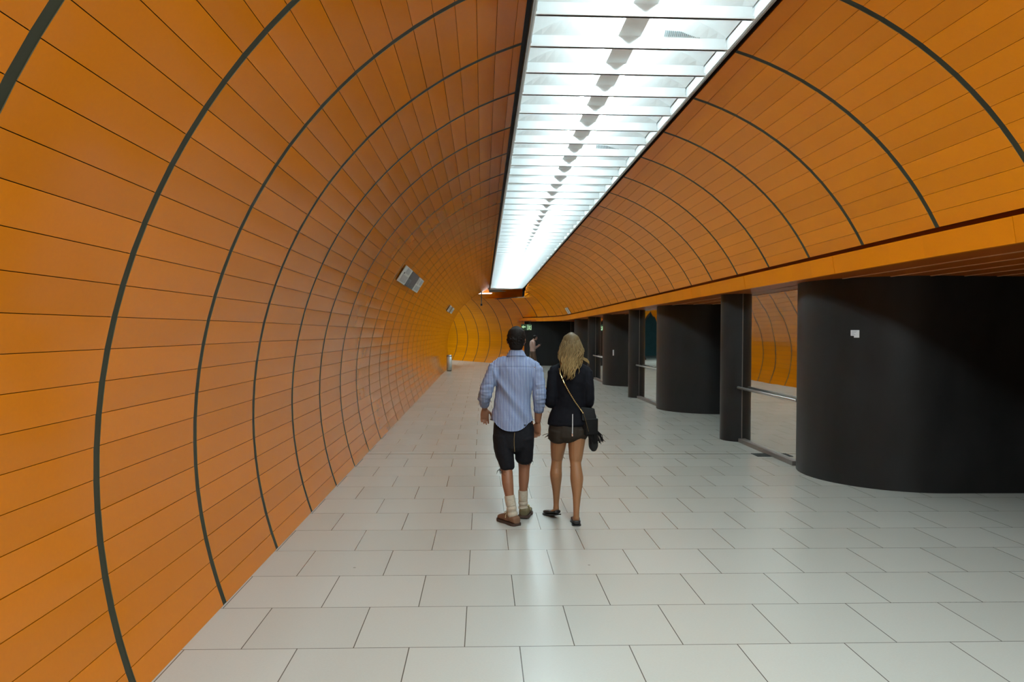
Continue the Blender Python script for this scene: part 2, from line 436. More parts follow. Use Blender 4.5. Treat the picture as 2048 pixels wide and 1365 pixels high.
# bulkhead closing the trough, and an added slab over the bend
m = MB()
zt = 3.965-drop(YE)
m.hexa([(.24,YE,zt+.25),(2.05,YE,zt+.25),(2.05,YE,zt-.0),(.3,YE,zt-.13),(.24,YE+.06,zt+.25),(2.05,YE+.06,zt+.25),(2.05,YE+.06,zt-.0),(.3,YE+.06,zt-.13)])
struct(m.build('trim_6', mat('grey_bulkhead', (.34, .46, .52), .5)))
m = MB(); m.box(-4.5, 3.0, YE+.2, 47, 4.2, 4.3); struct(m.build('light_leak_slab', BLACK))  # unseen black slab, added to stop light leaks and cover gaps

# light fittings: batten spine with a tube on each side
def make_fitting():
    r = empty('light_fitting', (0,0,0), 'twin-tube white fluorescent light fitting in the ceiling trough', 'light', 'fluorescent fittings along the white ceiling trough')
    L = 1.19
    a = MB(); a.hexa([(-.09,.02,0),(.09,.02,0),(.09,L-.02,0),(-.09,L-.02,0),(-.07,.02,.1),(.07,.02,.1),(.07,L-.02,.1),(-.07,L-.02,.1)]); a.build('spine', SPINE, r)
    for s_ in (-1, 1):
        t = MB(); t.loft([(s_*.15,.05,.055),(s_*.15,L-.05,.055)], [.017,.017], seg=10, cap=False); t.build('tube', TUBE, r, smooth=True)
        for yy in (.028, L-.028):
            h = MB(); h.loft([(s_*.15,yy-.02,.055),(s_*.15,yy+.02,.055)], [.03,.03], seg=12, cap=False)
            h.box(s_*.15-.018, s_*.15+.018, yy-.018, yy+.018, .055, .11); h.build('lamp_holder', HOLDER, r)
    return r
fit = make_fitting()
ks = list(range(0, 27))
for j, k in enumerate(ks):
    o = fit if j == 0 else copy_tree(fit)
    y = 5.94+.006 + 1.19*(k-1)
    o.location = (XC, y, ZB+.006-drop(y)-.0022*(1 if y > 6 else 0))
    o.rotation_euler = (-.005 if y > 6 else 0, 0, 0)
# the same lighting continues behind the viewer
la = bpy.data.lights.new('trough_lamp_rear', 'AREA'); la.shape = 'RECTANGLE'; la.size = .5; la.size_y = 11.5; la.energy = 540; la.color = (.74, .95, 1)
lo = bpy.data.objects.new('trough_lamp_rear', la); COL.objects.link(lo); lo.location = (XC, -1.4, 3.95)
# lamp beyond the bend
la = bpy.data.lights.new('trough_lamp_bend', 'AREA'); la.shape = 'RECTANGLE'; la.size = .9; la.size_y = 5; la.energy = 240; la.color = (.74, .95, 1)
lo = bpy.data.objects.new('trough_lamp_bend', la); COL.objects.link(lo); lo.location = (-3.7, 41.6, 3.7); lo.rotation_euler = (0, 0, RAD(31.7))
m = MB(); zz = 3.625
m.hexa([(-.52,YE+.15,zz),(.45,YE+.15,zz),(.25,YE+1.2,zz),(-.72,YE+1.2,zz),(-.52,YE+.15,zz+.04),(.45,YE+.15,zz+.04),(.25,YE+1.2,zz+.04),(-.72,YE+1.2,zz+.04)])
o = m.build('ceiling_light_panel', mat('lit_diffuser', (.9, .97, 1), .4, emit=1.5))
tag(o, 'small lit white ceiling light panel at the bend beyond the end of the long trough', 'light')

# air vents on two trough trays
def vent(y, lab):
    r = empty('air_vent', (0,0,0), lab, 'vent', 'slotted air vents in the white ceiling trough')
    y1 = min(mods, key=lambda q: abs(q[1]-y))[1]
    bk = MB(); sl = MB()
    def sp(x, t):
        u = (x-XC)/((XR-XL)/2*.985); h = 1-u*u
        a = np.array((x, y1-.008, ZB)); b = np.array((x, y1-.03-.17*h, ZB+(ZV-ZB)*h)); q = a+(b-a)*t
        return dz((q[0], q[1]-.004, q[2]-.004))
    N = 19
    for i in range(N):
        x = 1.42 + i*.0155
        u = (x+.01-XC)/((XR-XL)/2*.985)
        t1 = min(.30, .30*(N-i)/11)
        q = [sp(x,.06), sp(x+.007,.06), sp(x+.007,t1), sp(x,t1)]
        sl.hexa(q + [(p[0],p[1]+.002,p[2]+.002) for p in q])
    q = [sp(1.41,.03), sp(1.41+N*.0155,.03), sp(1.41+N*.0155,.06), sp(1.41,.34)]
    q = [(p[0],p[1]+.003,p[2]+.003) for p in q]
    bk.hexa(q + [(p[0],p[1]+.002,p[2]+.002) for p in q])
    bk.build('vent_plate', WHITE, r); sl.build('vent_slots', mat('vent_slot_grey', (.16, .19, .2), .6), r)
vent(6.1, 'slotted air vent in the white ceiling trough, nearer of the two')
vent(9.8, 'small slotted air vent in the white ceiling trough, farther of the two')

# ------------------------------------------------------------------ black pillars, columns, mirrored glass
def pillar(yc, lab, x_nose=3.9, r=1.1, xe=9.0):
    poly = []
    for i in range(33):
        a = PI/2 + PI*i/32
        poly.append((r*math.cos(a), r*math.sin(a)))
    poly = [(xe-5.0, r)] + poly + [(xe-5.0, -r)]
    m = MB(); m.prism(poly, 0, 2.36-drop(yc)); o = m.build('pillar', PBLACK, loc=(x_nose+r, yc, 0))
    # shade smooth the round nose
    for p in o.data.polygons:
        if abs(p.normal.z) < .5 and abs(p.normal.y) < .999: p.use_smooth = True
    o.data.set_sharp_from_angle(angle=RAD(20))
    return tag(o, lab, 'pillar', kind='thing')
PER = 7.65
p1 = pillar(8.95, 'broad black round-nosed pillar nearest the viewer, with a small paper stuck on it')
pillar(8.95+PER, 'broad black round-nosed pillar behind the first slim column, second along the wall')
pillar(8.95+2*PER, 'broad black round-nosed pillar third along the right wall, with a tiny white mark')
pillar(8.95+3*PER, 'distant black round-nosed pillar just right of the blonde woman')
m = MB()
poly = [(2.08,37.45),(2.25,37.28),(2.6,37.2),(9.0,37.2),(9.0,39),(2.08,39)]
m.prism([(x-2.08, y-37.45) for x, y in poly], 0, 2.36-drop(37)); o = m.build('pillar', PBLACK, loc=(2.08,37.45,0))
tag(o, 'wide black wall-like pillar at the far bend, behind the man with the phone', 'pillar', kind='thing')

def column(y, lab):
    m = MB(); m.loft([(0,0,0),(0,0,2.36-drop(y))], [.312,.312], seg=40, cap=False); o = m.build('column', PBLACK, loc=(4.127,y,0), smooth=True)
    o.data.set_sharp_from_angle(angle=RAD(40)); return tag(o, lab, 'column', kind='thing')
column(11.87, 'slim round black column nearest the viewer, left of the big mirrored panel')
column(11.87+PER, 'slim round black column between the second and third broad pillars')
column(11.87+2*PER, 'far slim round black column beside the blonde woman')

def screen(i, lab, rot=0.0):
    ya, yb = 9.51+PER*i, 11.56+PER*i; dzv = drop(yb)
    r = empty('glass_screen', (4.05, (ya+yb)/2, 0), lab, 'glass screen', rz=rot)
    h = (yb-ya)/2
    a = MB(); a.box(-.0, .014, -h, h, .06, 2.352-dzv); a.build('pane', MIRROR, r)
    b = MB(); b.box(-.055, .016, -h, h+.0, 0, .06); b.build('base_rail', DKSTEEL, r, bevel=.004)
    c = MB(); c.loft([(-.085,-h-.165,.86),(-.085,h-.06,.86)], [.021,.021], seg=14); 
    c.build('handrail', STEEL, r, smooth=True)
    for yy in (-h+.3, h-.35):
        d = MB(); d.loft([(-.085,yy,.845),(.0,yy,.83)], [.008,.008], seg=8, cap=False); d.build('rail_bracket', STEEL, r)
    e = MB(); e.box(-.006, .012, h-.006, h+.002, .06, 2.35-dzv); e.build('edge_strip', DKSTEEL, r)
    return r
screen(0, 'large mirrored glass panel with steel handrail beside the nearest broad pillar')
screen(1, 'mirrored glass panel with handrail between the second pillar and second slim column', rot=.017)
screen(2, 'narrow-looking far mirrored glass panel with handrail beside the third broad pillar')
screen(3, 'farthest mirrored glass panel on the right wall, beyond the third slim column')

# floor grille cut by the glass line
g = MB(); g.box(3.80, 4.04, 10.20, 10.46, .002, .006); 
go = g.build('floor_grille', mat('grille_frame', (.02,.023,.022), .6, spec=.2))
tag(go, 'dark metal floor grille set against the base of the large mirrored panel', 'floor grille')
for i in range(9):
    s_ = MB(); s_.box(3.805+i*.0262, 3.817+i*.0262, 10.205, 10.455, .006, .010); s_.build('grille_bar', mat('grille_bar_grey', (.02,.023,.022), .6, spec=.2) if i == 0 else bpy.data.materials['grille_bar_grey'], go)

# paper notice on the nearest pillar: torn lower left corner
def on_nose(x, yc=8.95, r=1.1, cx=5.0): return yc - math.sqrt(max(0, r*r-(x-cx)**2))
PAPER = mat('white_paper', (.62, .62, .64), .7)
INK = mat('print_grey', (.3, .31, .34), .8)
x0, x1 = 4.128, 4.190
ya, yb = on_nose(x0)-.004, on_nose(x1)-.004
def pp(u, z, o=0): return (x0+(x1-x0)*u - o*.55, ya+(yb-ya)*u - o*.83, z)
nt = MB()
for (u0,u1,za,zb) in ((0,.38,1.688,1.752),(.38,1,1.668,1.752)):
    q = [pp(u0,za),pp(u1,za),pp(u1,zb),pp(u0,zb)]; nt.hexa(q+[pp(u0,za,-.0015),pp(u1,za,-.0015),pp(u1,zb,-.0015),pp(u0,zb,-.0015)])
no = nt.build('paper_notice', PAPER); tag(no, 'small torn white paper notice stuck on the nearest black pillar', 'notice')
ln = MB()
for i, w in enumerate((.62,.5,.3,.42)):
    z = 1.738-i*.013; q = [pp(.12,z,.001),pp(.12+w,z,.001),pp(.12+w,z+.004,.001),pp(.12,z+.004,.001)]; ln.hexa(q+[pp(.12,z,.0),pp(.12+w,z,.0),pp(.12+w,z+.004,.0),pp(.12,z+.004,.0)])
ln.build('printed_lines', INK, no)
# tiny mark on the third pillar
st_ = MB(); xx = 4.13; st_.box(xx-.03, xx+.03, -.012, 0, -.09, .09); so = st_.build('sticker', PAPER, loc=(xx-xx, on_nose(xx, 8.95+2*PER)-.0, 1.05))
tag(so, 'tiny white sticker on the third broad black pillar', 'sticker')

# ------------------------------------------------------------------ information boards on the vault
BWHITE = mat('board_white', (.55, .56, .52), .55, nscale=4, namt=.1); BGREY = mat('board_grey', (.36, .36, .36), .55, nscale=6, namt=.1)
BDARK = mat('board_dark', (.06, .05, .055), .5, nscale=8, namt=.3)
def board(name, side, y0, y1, a0, a1, lab, layout):
    r = empty(name, (0,0,0), lab, 'wall sign')
    c = (1.30,1.06,3.09) if side < 0 else CR
    def q(u, v, o):
        a = RAD(a0+(a1-a0)*v); rr = c[2]-o
        # flat board: chord between its lower and upper edge
        A0, A1 = RAD(a0), RAD(a1)
        lo_ = np.array((c[0]+side*rr*math.cos(A0), c[1]+rr*math.sin(A0))); hi = np.array((c[0]+side*rr*math.cos(A1), c[1]+rr*math.sin(A1)))
        p = lo_+(hi-lo_)*v; y = y0+(y1-y0)*u
        return dz((p[0], y, p[1]))
    def slab(name, u0, u1, v0, v1, o, m_):
        b = MB(); b.hexa([q(u0,v0,o),q(u1,v0,o),q(u1,v1,o),q(u0,v1,o)]+[q(u0,v0,o-.012),q(u1,v0,o-.012),q(u1,v1,o-.012),q(u0,v1,o-.012)]); return b.build(name, m_, r)
    slab('board', 0, 1, 0, 1, .03, BWHITE)
    for nm, u0, u1, v0, v1, mm in layout: slab(nm, u0, u1, v0, v1, .034, mm)
    return r
lay1 = [('dark_field', .30, .68, 0, 1, BDARK), ('sheet', .05, .27, .08, .5, BGREY), ('sheet', .3, .46, .06, .5, BGREY), ('sheet', .10, .24, .62, .95, BGREY),
        ('sheet', .74, .96, .1, .42, BGREY), ('sheet', .70, .8, .52, .9, BGREY), ('sheet', .84, .95, .56, .92, BGREY),
        ('camera_hole', .055, .075, .54, .64, BLACK), ('camera_hole', .955, .972, .36, .46, BLACK)]
board('information_board', -1, 12.06, 15.64, 29.0, 34.4, 'large white and dark grey information board on the left vault', lay1)
lay2 = [('dark_field', .32, .62, 0, 1, mat('board_brown', (.2,.13,.06), .6)), ('sheet', .08, .26, .3, .8, BGREY), ('sheet', .7, .92, .2, .7, BGREY)]
board('information_board', -1, 28.4, 32.3, 29.4, 34.4, 'small distant white information board far along the left vault', lay2)
board('information_board', 1, 30.9, 31.9, 27.5, 33.5, 'slim white information board low on the right vault above the far fascia', [('dark_field', .38, .62, .1, .9, BGREY)])

# ------------------------------------------------------------------ exit sign
r = empty('exit_sign', (2.11, 36.5, 1.75), 'green emergency exit sign with arrow and running figure, hanging below the far fascia', 'exit sign')
b = MB(); b.box(-.26,.26,-.02,.02,0,.30); b.build('sign_box', mat('exit_green', (.012,.05,.012), .5), r, bevel=.006)
for x in (-.2,.2):
    d = MB(); d.loft([(x,0,.3),(x,0,.48)], [.008,.008], seg=6, cap=False); d.build('hanger', BLACK, r)
GLOW = mat('exit_pale_green', (.55,.8,.5), .5, emit=.32)
def flat(pts): 
    s_ = MB(); n = len(pts); s_.add([(x,-.023,z) for x,z in pts]+[(x,-.019,z) for x,z in pts], [tuple(range(n)), tuple(range(n,2*n))[::-1]]+[(i,(i+1)%n,(i+1)%n+n,i+n) for i in range(n)]); return s_
flat([(-.24,.17),(-.14,.25),(-.14,.2),(-.04,.2),(-.04,.14),(-.14,.14),(-.14,.09)]).build('arrow', GLOW, r)
fg = flat([(.03,.02),(.055,.02),(.055,.28),(.03,.28)])
for q in ([(.12,.22),(.15,.25),(.12,.275),(.09,.25)], [(.07,.2),(.16,.215),(.15,.12),(.11,.1),(.1,.16)], [(.1,.13),(.14,.12),(.1,.02),(.075,.03)], [(.12,.14),(.16,.13),(.2,.05),(.17,.012)], [(.15,.21),(.22,.17),(.215,.15),(.145,.18)], [(.2,.25),(.24,.25),(.24,.02),(.215,.02),(.215,.22),(.2,.22)]):
    f2 = flat(q); base = len(fg.v); fg.v += f2.v
    for f in f2.f: fg.face([i+base for i in f])
fg.build('running_figure', GLOW, r)

# ------------------------------------------------------------------ waste bin, hanging camera
r = empty('waste_bin', (-1.43, 31.9, 0), 'slim cylindrical steel waste bin against the far left wall', 'bin')
b = MB(); b.loft([(0,0,.03),(0,0,.62)], [.11,.11], seg=28, cap=False); b.build('body', mat('brushed_steel', (.55,.60,.57), .4, metal=.2, nscale=5), r, smooth=True)
b = MB(); b.loft([(0,0,0),(0,0,.03)], [.095,.095], seg=28, cap=False); b.build('foot', BLACK, r, smooth=True)
b = MB(); b.loft([(0,0,.62),(0,0,.66),(0,0,.685)], [.114,.114,.09], seg=28, cap=False); b.build('lid', STEEL, r, smooth=True)
r = empty('hanging_camera', (-.09, 37.7, 2.97), 'grey surveillance camera hanging on a thin pole from the ceiling at the bend', 'camera')
b = MB(); b.loft([(0,0,.1),(0,0,.72)], [.022,.022], seg=8, cap=False); b.build('pole', mat('pole_grey', (.2,.2,.18), .5), r)
b = MB(); b.box(-.05,.05,-.14,.1,0,.1); b.build('housing', mat('cam_dark', (.07,.06,.05), .5), r, bevel=.012)
b = MB(); b.loft([(0,-.14,.05),(0,-.17,.05)], [.032,.03], seg=12, cap=False); b.build('lens', BLACK, r)

# ------------------------------------------------------------------ people
SKIN = mat('skin_tan', srgb(138,92,66), .55, nscale=14, namt=.08, bump=.05, bscale=120)
SKIN2 = mat('skin_light', srgb(142,98,64), .55, nscale=14, namt=.08, bump=.05, bscale=120)
EYE = mat('eye_white', (.7,.68,.64), .2)
def shirt_mat():
    k = NT('blue_white_striped_cotton'); b = k.b
    tc = k.n('ShaderNodeTexCoord'); sx = k.n('ShaderNodeSeparateXYZ')
    nz = k.n('ShaderNodeTexNoise', Scale=5.0, Detail=2.0); k.l(tc.outputs['Object'], nz.inputs['Vector'])
    ad = k.n('ShaderNodeVectorMath'); ad.operation = 'MULTIPLY_ADD'; k.l(nz.outputs['Color'], ad.inputs[0]); ad.inputs[1].default_value = (.012,.012,.012); k.l(tc.outputs['Object'], ad.inputs[2])
    k.l(ad.outputs[0], sx.inputs[0])
    s1 = k.math('GREATER_THAN', k.math('SINE', k.math('MULTIPLY', sx.outputs['X'], 2*PI/.0135)), -.1)
    s2 = k.math('GREATER_THAN', k.math('SINE', k.math('MULTIPLY', sx.outputs['Z'], 2*PI/.0135)), .2)
    a = k.mix(s1, (.46,.52,.62), (.055,.088,.225)); a = k.mix(k.math('MULTIPLY', s2, .35), a, (.065,.1,.25))
    k.l(a, b.inputs['Base Color']); b.inputs['Roughness'].default_value = .8; b.inputs['Specular IOR Level'].default_value = .25
    return k.mat
SHIRT = shirt_mat()
SHORTS = mat('black_denim', (.008,.008,.011), .85, spec=.2, nscale=30, namt=.4, bump=.2, bscale=90)
JACKET = mat('black_jacket', (.0045,.0045,.007), .8, spec=.12, nscale=20, namt=.4)
WSHORTS = mat('dark_brown_shorts', (.018,.012,.007), .7, spec=.3, nscale=20, namt=.4)
SOCK = mat('cream_ribbed_sock', srgb(178,166,148), .9, nscale=60, namt=.2, bump=.4, bscale=150)
SHOE = mat('brown_suede', srgb(112,80,58), .75, nscale=25, namt=.25)
SHOE_SHADED = mat('brown_suede_shaded', srgb(92,82,54), .75, nscale=25, namt=.25)  # same brown suede, with the olive cast of the light put into its colour
SOLE = mat('dark_brown_sole', srgb(62,44,34), .7)
LACE = mat('lace_cream', srgb(190,175,140), .8)
BSHOE = mat('black_flat_shoe', (.009,.009,.010), .45)
HAIRB = mat('dark_brown_hair', (.010,.0072,.006), .7, spec=.12, nscale=40, namt=.5)
def blonde():
    k = NT('dark_rooted_blonde_hair'); b = k.b
    tc = k.n('ShaderNodeTexCoord'); sx = k.n('ShaderNodeSeparateXYZ'); k.l(tc.outputs['Object'], sx.inputs[0])
    mp = k.n('ShaderNodeMapping'); mp.inputs['Scale'].default_value = (75,75,9); k.l(tc.outputs['Object'], mp.inputs['Vector'])
    nz = k.n('ShaderNodeTexNoise', Scale=1.0, Detail=3.0); k.l(mp.outputs[0], nz.inputs['Vector'])
    mr = k.n('ShaderNodeMapRange'); mr.inputs['From Min'].default_value = 1.70; mr.inputs['From Max'].default_value = 1.42
    k.l(sx.outputs['Z'], mr.inputs['Value'])
    root = k.mix(nz.outputs['Fac'], (.03,.02,.010), (.115,.077,.036)); tip = k.mix(nz.outputs['Fac'], (.06,.034,.011), (.40,.26,.10))
    k.l(k.mix(mr.outputs[0], root, tip), b.inputs['Base Color']); b.inputs['Roughness'].default_value = .62; b.inputs['Specular IOR Level'].default_value = .2
    return k.mat
BLONDE = blonde()
GOLD = mat('gold_chain', (.62,.46,.2), .3, metal=1)
BAGM = mat('black_leather', (.004,.0038,.0038), .5, spec=.15, nscale=18, namt=.4, bump=.2, bscale=60)

def head(m, c, s=1.0, yaw=0.0):
    """skull, jaw, nose, lips, brows, ears; c = centre of the skull, facing +y turned by yaw"""
    C, S = math.cos(yaw), math.sin(yaw)
    def T(x, y, z): x, y, z = x*s, y*s, z*s; return (c[0]+x*C-y*S, c[1]+x*S+y*C, c[2]+z)
    def lf(pts, rad, seg=14, ref=(1,0,0)): m.loft([T(*p) for p in pts], [tuple(q*s for q in r) for r in rad], seg=seg, ref=(C*ref[0]-S*ref[1], S*ref[0]+C*ref[1], ref[2]))
    lf([(0,-.004,-.075),(0,0,-.04),(0,0,.0),(0,0,.045),(0,-.004,.085)], [(.058,.072),(.070,.090),(.074,.096),(.071,.092),(.05,.066)], seg=20)
    lf([(0,.035,-.115),(0,.035,-.085),(0,.03,-.05)], [(.030,.040),(.050,.058),(.060,.064)], seg=18)        # jaw and chin
    lf([(0,.092,.018),(0,.104,-.005),(0,.114,-.022),(0,.104,-.032)], [(.008,.008),(.010,.012),(.015,.013),(.012,.01)], seg=10)   # nose
    lf([(-.022,.088,-.058),(0,.094,-.055),(.022,.088,-.058)], [(.005,.006),(.007,.008),(.005,.006)], seg=8, ref=(0,0,1))
    lf([(-.02,.087,-.068),(0,.092,-.069),(.02,.087,-.068)], [(.005,.006),(.007,.008),(.005,.006)], seg=8, ref=(0,0,1))
    for q in (-1, 1):
        lf([(q*.012,.09,.022),(q*.034,.088,.026),(q*.055,.07,.02)], [(.006,.008)]*3, seg=8, ref=(0,0,1))
        lf([(q*.074,.0,.012),(q*.080,-.008,.014),(q*.080,-.008,-.02),(q*.074,.002,-.034)], [(.006,.010),(.007,.017),(.007,.015),(.005,.008)], seg=10)
    return T
def eyes(T, parent, s=1.0):
    for q in (-1, 1):
        e = MB(); e.ell(T(q*.031,.080,.004), (.011*s,)*3, seg=10, rings=6); e.build('eye', EYE, parent, smooth=True)
def hand(m, wrist, pdir, side, thumb, curl=.5, s=1.0, palm_n=None):
    """wrist point, pointing direction, spread axis (thumb side first), thumb direction sign via vector"""
    d = Vector(pdir).normalized(); sp = Vector(side).normalized(); nrm = d.cross(sp).normalized()
    if palm_n is not None and nrm.dot(Vector(palm_n)) < 0: nrm = -nrm      # nrm points the way the fingers curl
    w = Vector(wrist)
    m.loft([w-d*.03*s, w, w+d*.03*s, w+d*.065*s, w+d*.088*s], [(.027*s,.020*s),(.026*s,.018*s),(.036*s,.017*s),(.041*s,.016*s),(.038*s,.013*s)], seg=14, ref=tuple(sp))
    L = [.066,.075,.07,.054]
    for i in range(4):
        o = sp*(.029-.0195*i)*s; b = w + d*.078*s + o
        l = L[i]*s; cv = curl*(.8+.12*i)
        p1 = b + (d + sp*(.10-.07*i)).normalized()*l*.48
        d2 = (d*math.cos(cv)+nrm*math.sin(cv)); p2 = p1 + d2*l*.32
        d3 = (d*math.cos(cv*1.9)+nrm*math.sin(cv*1.9)); p3 = p2 + d3*l*.26
        m.loft([b-d*.02*s, b, p1, p2, p3], [.0095*s,.0095*s,.0088*s,.008*s,.0068*s], seg=10, ref=tuple(sp))
    t0 = w + d*.018*s + sp*.026*s; t1 = t0 + (d*.6+sp*.65+nrm*.2).normalized()*.04*s; t2 = t1 + (d*.9+sp*.28+nrm*.3).normalized()*.032*s; t3 = t2 + (d+nrm*.35).normalized()*.022*s
    m.loft([t0-sp*.012*s, t0, t1, t2, t3], [.014*s,.013*s,.0108*s,.0098*s,.0075*s], seg=10, ref=tuple(nrm))
def wrinkle(amp, sx, sy, sz, seed, diag=0):
    def fn(co, no):
        for i in range(len(co)):
            x, y, z = co[i]
            n = noise.noise((x*sx+seed, y*sy, z*sz+diag*x)) + .5*noise.noise((x*sx*2.1+seed, y*sy*2, z*sz*2.2+diag*x*2))
            co[i] += no[i]*n*amp
        return co
    return fn
def shoe(parent, heel, ang, L, W, m_up, m_sole, tilt=0, low=False, label=None):
    C, S = math.cos(ang), math.sin(ang)
    def T(x, y, z):          # y along the foot from the heel, x across
        zz = z + max(0, (L*.72-y))*tilt
        return (heel[0]+x*C-y*S, heel[1]+x*S+y*C, heel[2]+zz)
    sec = [(.0,.16,.0),(.012,.31,.05),(.05,.41,.066),(.25,.44,.07),(.45,.42,.075),(.65,.50,.058),(.85,.46,.045),(.97,.26,.032)]
    hgt = .045 if low else .085
    u = MB(); b0 = 0; N = 16; rings = []
    for t, w_, h in sec:
        hh = (h/.075)*hgt*(.62 if low and .1 < t < .6 else 1); hh = max(hh, .028 if not low else .02)
        if t == 0: hh = hgt*.6
        for k in range(N):
            a = 2*PI*k/N; x = math.cos(a)*w_*W; z = math.sin(a)
            z = hh*.5 + hh*.5*(abs(z)**.7)*(1 if z > 0 else -1) + .014
            u.v.append(T(x, t*L, z))
        if t > 0:
            i = len(u.v)//N-2
            for k in range(N): u.face((i*N+k, i*N+(k+1)%N, (i+1)*N+(k+1)%N, (i+1)*N+k))
    u.face(list(range(N))[::-1]); u.face([len(u.v)-N+k for k in range(N)])
    o = u.build('shoe', m_up, parent, smooth=True)
    sd = o.modifiers.new('s','SUBSURF'); sd.levels = 1; sd.render_levels = 2
    if label: o['label'] = label
    s_ = MB(); pts = []
    for t, w_ in ((-.015,.26),(.0,.36),(.08,.47),(.25,.48),(.45,.45),(.65,.54),(.85,.5),(.96,.34),(1.0,.16)): pts.append((w_*W, t*L))
    poly = pts + [(-x, y) for x, y in pts[::-1]]
    n = len(poly); th = .010 if low else .022
    s_.add([T(x,y,0) for x,y in poly]+[T(x,y,th) for x,y in poly], [tuple(range(n))[::-1], tuple(range(n,2*n))]+[(i,(i+1)%n,(i+1)%n+n,i+n) for i in range(n)])
    so_ = s_.build('sole', m_sole, o)
    if not low:
        l = MB()
        for t in (.42,.5,.58): l.loft([T(-W*.3,t*L,hgt+.006), T(0,t*L+.006,hgt+.014), T(W*.3,t*L,hgt+.006)], [.0035]*3, seg=6)
        for q in (-1,1): l.loft([T(0,.42*L,hgt+.015),T(q*.03,.40*L,hgt+.02),T(q*.045,.41*L,hgt-.005),T(q*.05,.40*L,hgt-.03)], [.003]*4, seg=6)
        l.build('lace', LACE, o)
    return o
def threads(parent, name, base_pts, mt, ln=.05, seed=1, r=.0016, d=(0,0,-1)):
    rg = random.Random(seed); t = MB()
    for b in base_pts:
        p = Vector(b); v = Vector((d[0]+rg.gauss(0,.5), d[1]+rg.gauss(0,.3), d[2]+rg.gauss(0,.3))).normalized()*ln*rg.uniform(.4,1.1)
        q = Vector((rg.gauss(0,.006), rg.gauss(0,.006), 0))
        t.loft([p, p+v*.5+q, p+v], [r, r, r*.6], seg=5, cap=False)
    return t.build(name, mt, parent)

# ---- man in striped shirt
man = empty('person', (.2835, 6.75, 0), 'man seen from behind, walking in a blue striped shirt and black shorts', 'person', 'two people walking away')
b = MB()
b.loft([(-.01,0,.84),(-.01,0,.98),(0,0,1.12),(.004,0,1.27),(.01,0,1.38),(.014,.005,1.455)], [(.155,.105),(.145,.100),(.138,.098),(.155,.105),(.165,.098),(.105,.08)], seg=24)
b.loft([(.015,-.005,1.45),(.017,.0,1.52),(.016,.012,1.60)], [(.066,.066),(.058,.061),(.055,.062)], seg=18)
T = head(b, (.016,.022,1.638), 1.0, yaw=-.12)
b.loft([(.0,0,1.41),(-.10,0,1.425),(-.165,0,1.40)], [(.07,.06),(.065,.058),(.05,.05)], ref=(0,0,1))
b.loft([(.02,0,1.41),(.12,0,1.42),(.19,0,1.385)], [(.07,.06),(.065,.058),(.05,.05)], ref=(0,0,1))
b.loft([(-.165,0,1.40),(-.205,-.015,1.30),(-.245,-.02,1.20),(-.262,-.01,1.155),(-.266,.06,1.10),(-.266,.13,1.04),(-.265,.165,1.01)], [.052,.049,.042,.041,.042,.034,.028])
b.loft([(.19,0,1.385),(.208,-.02,1.28),(.222,-.03,1.18),(.224,-.025,1.13),(.224,0,1.05),(.22,.03,.95),(.217,.045,.895)], [.052,.049,.042,.041,.042,.034,.027])
hand(b, (-.265,.175,1.0), (.02,.22,-.95), (1,.1,0), None, curl=.55, palm_n=(0,-1,0))
hand(b, (.220,.05,.885), (-.06,.06,-1), (-.75,.65,.05), None, curl=.8, palm_n=(-.6,-.7,0))
b.loft([(-.09,0,.90),(-.088,.0,.68),(-.070,-.03,.50),(-.062,-.045,.45),(-.056,-.08,.36),(-.035,-.105,.22),(-.014,-.12,.10),(-.012,-.115,.05)], [(.088,.095),(.076,.08),(.056,.06),(.052,.057),(.051,.056),(.037,.042),(.031,.035),(.032,.04)])
b.loft([(.085,0,.90),(.095,.05,.68),(.10,.09,.50),(.099,.09,.45),(.097,.085,.36),(.092,.10,.22),(.093,.12,.10),(.094,.125,.05)], [(.088,.095),(.076,.08),(.056,.06),(.051,.056),(.048,.053),(.035,.041),(.030,.034),(.031,.04)])
b.loft([(-.012,-.14,.045),(-.05,-.07,.04),(-.09,-.0,.03)], [(.03,.022),(.038,.024),(.035,.016)])
b.loft([(.094,.10,.045),(.105,.18,.04),(.115,.25,.03)], [(.03,.022),(.038,.024),(.035,.016)])
b.fuse('body', SKIN, man, voxel=.0048, smooth=5); eyes(T, man)
# hair
h = MB()
h.loft([(.014,-.042,1.558),(.015,-.038,1.585),(.016,-.022,1.63),(.016,-.010,1.68),(.017,-.004,1.72),(.018,.0,1.742)], [(.050,.036),(.062,.050),(.076,.082),(.081,.098),(.070,.086),(.044,.053)], seg=22)
rg = random.Random(5)
for i in range(230):
    a = rg.uniform(PI*.95, PI*2.05) if rg.random() < .62 else rg.uniform(0, 2*PI); zz = rg.uniform(1.645, 1.742) if a < PI*.95 or a > PI*2.05 else rg.uniform(1.565, 1.742)
    f = math.sqrt(max(.02, 1-((zz-1.65)/.10)**2)) if zz > 1.65 else 1-.42*((1.65-zz)/.085)
    p = Vector((.016+.077*f*math.cos(a), -.010+.090*f*math.sin(a), zz)); v = Vector((math.cos(a)*.35+rg.gauss(0,.35), math.sin(a)*.35+rg.gauss(0,.3), -.45 if zz < 1.70 else .35)).normalized()*rg.uniform(.014,.024)
    h.loft([p-v*.3, p+v*.4, p+v], [.008,.0055,.002], seg=6, cap=False)
h.fuse('hair', HAIRB, man, voxel=.004, smooth=1)
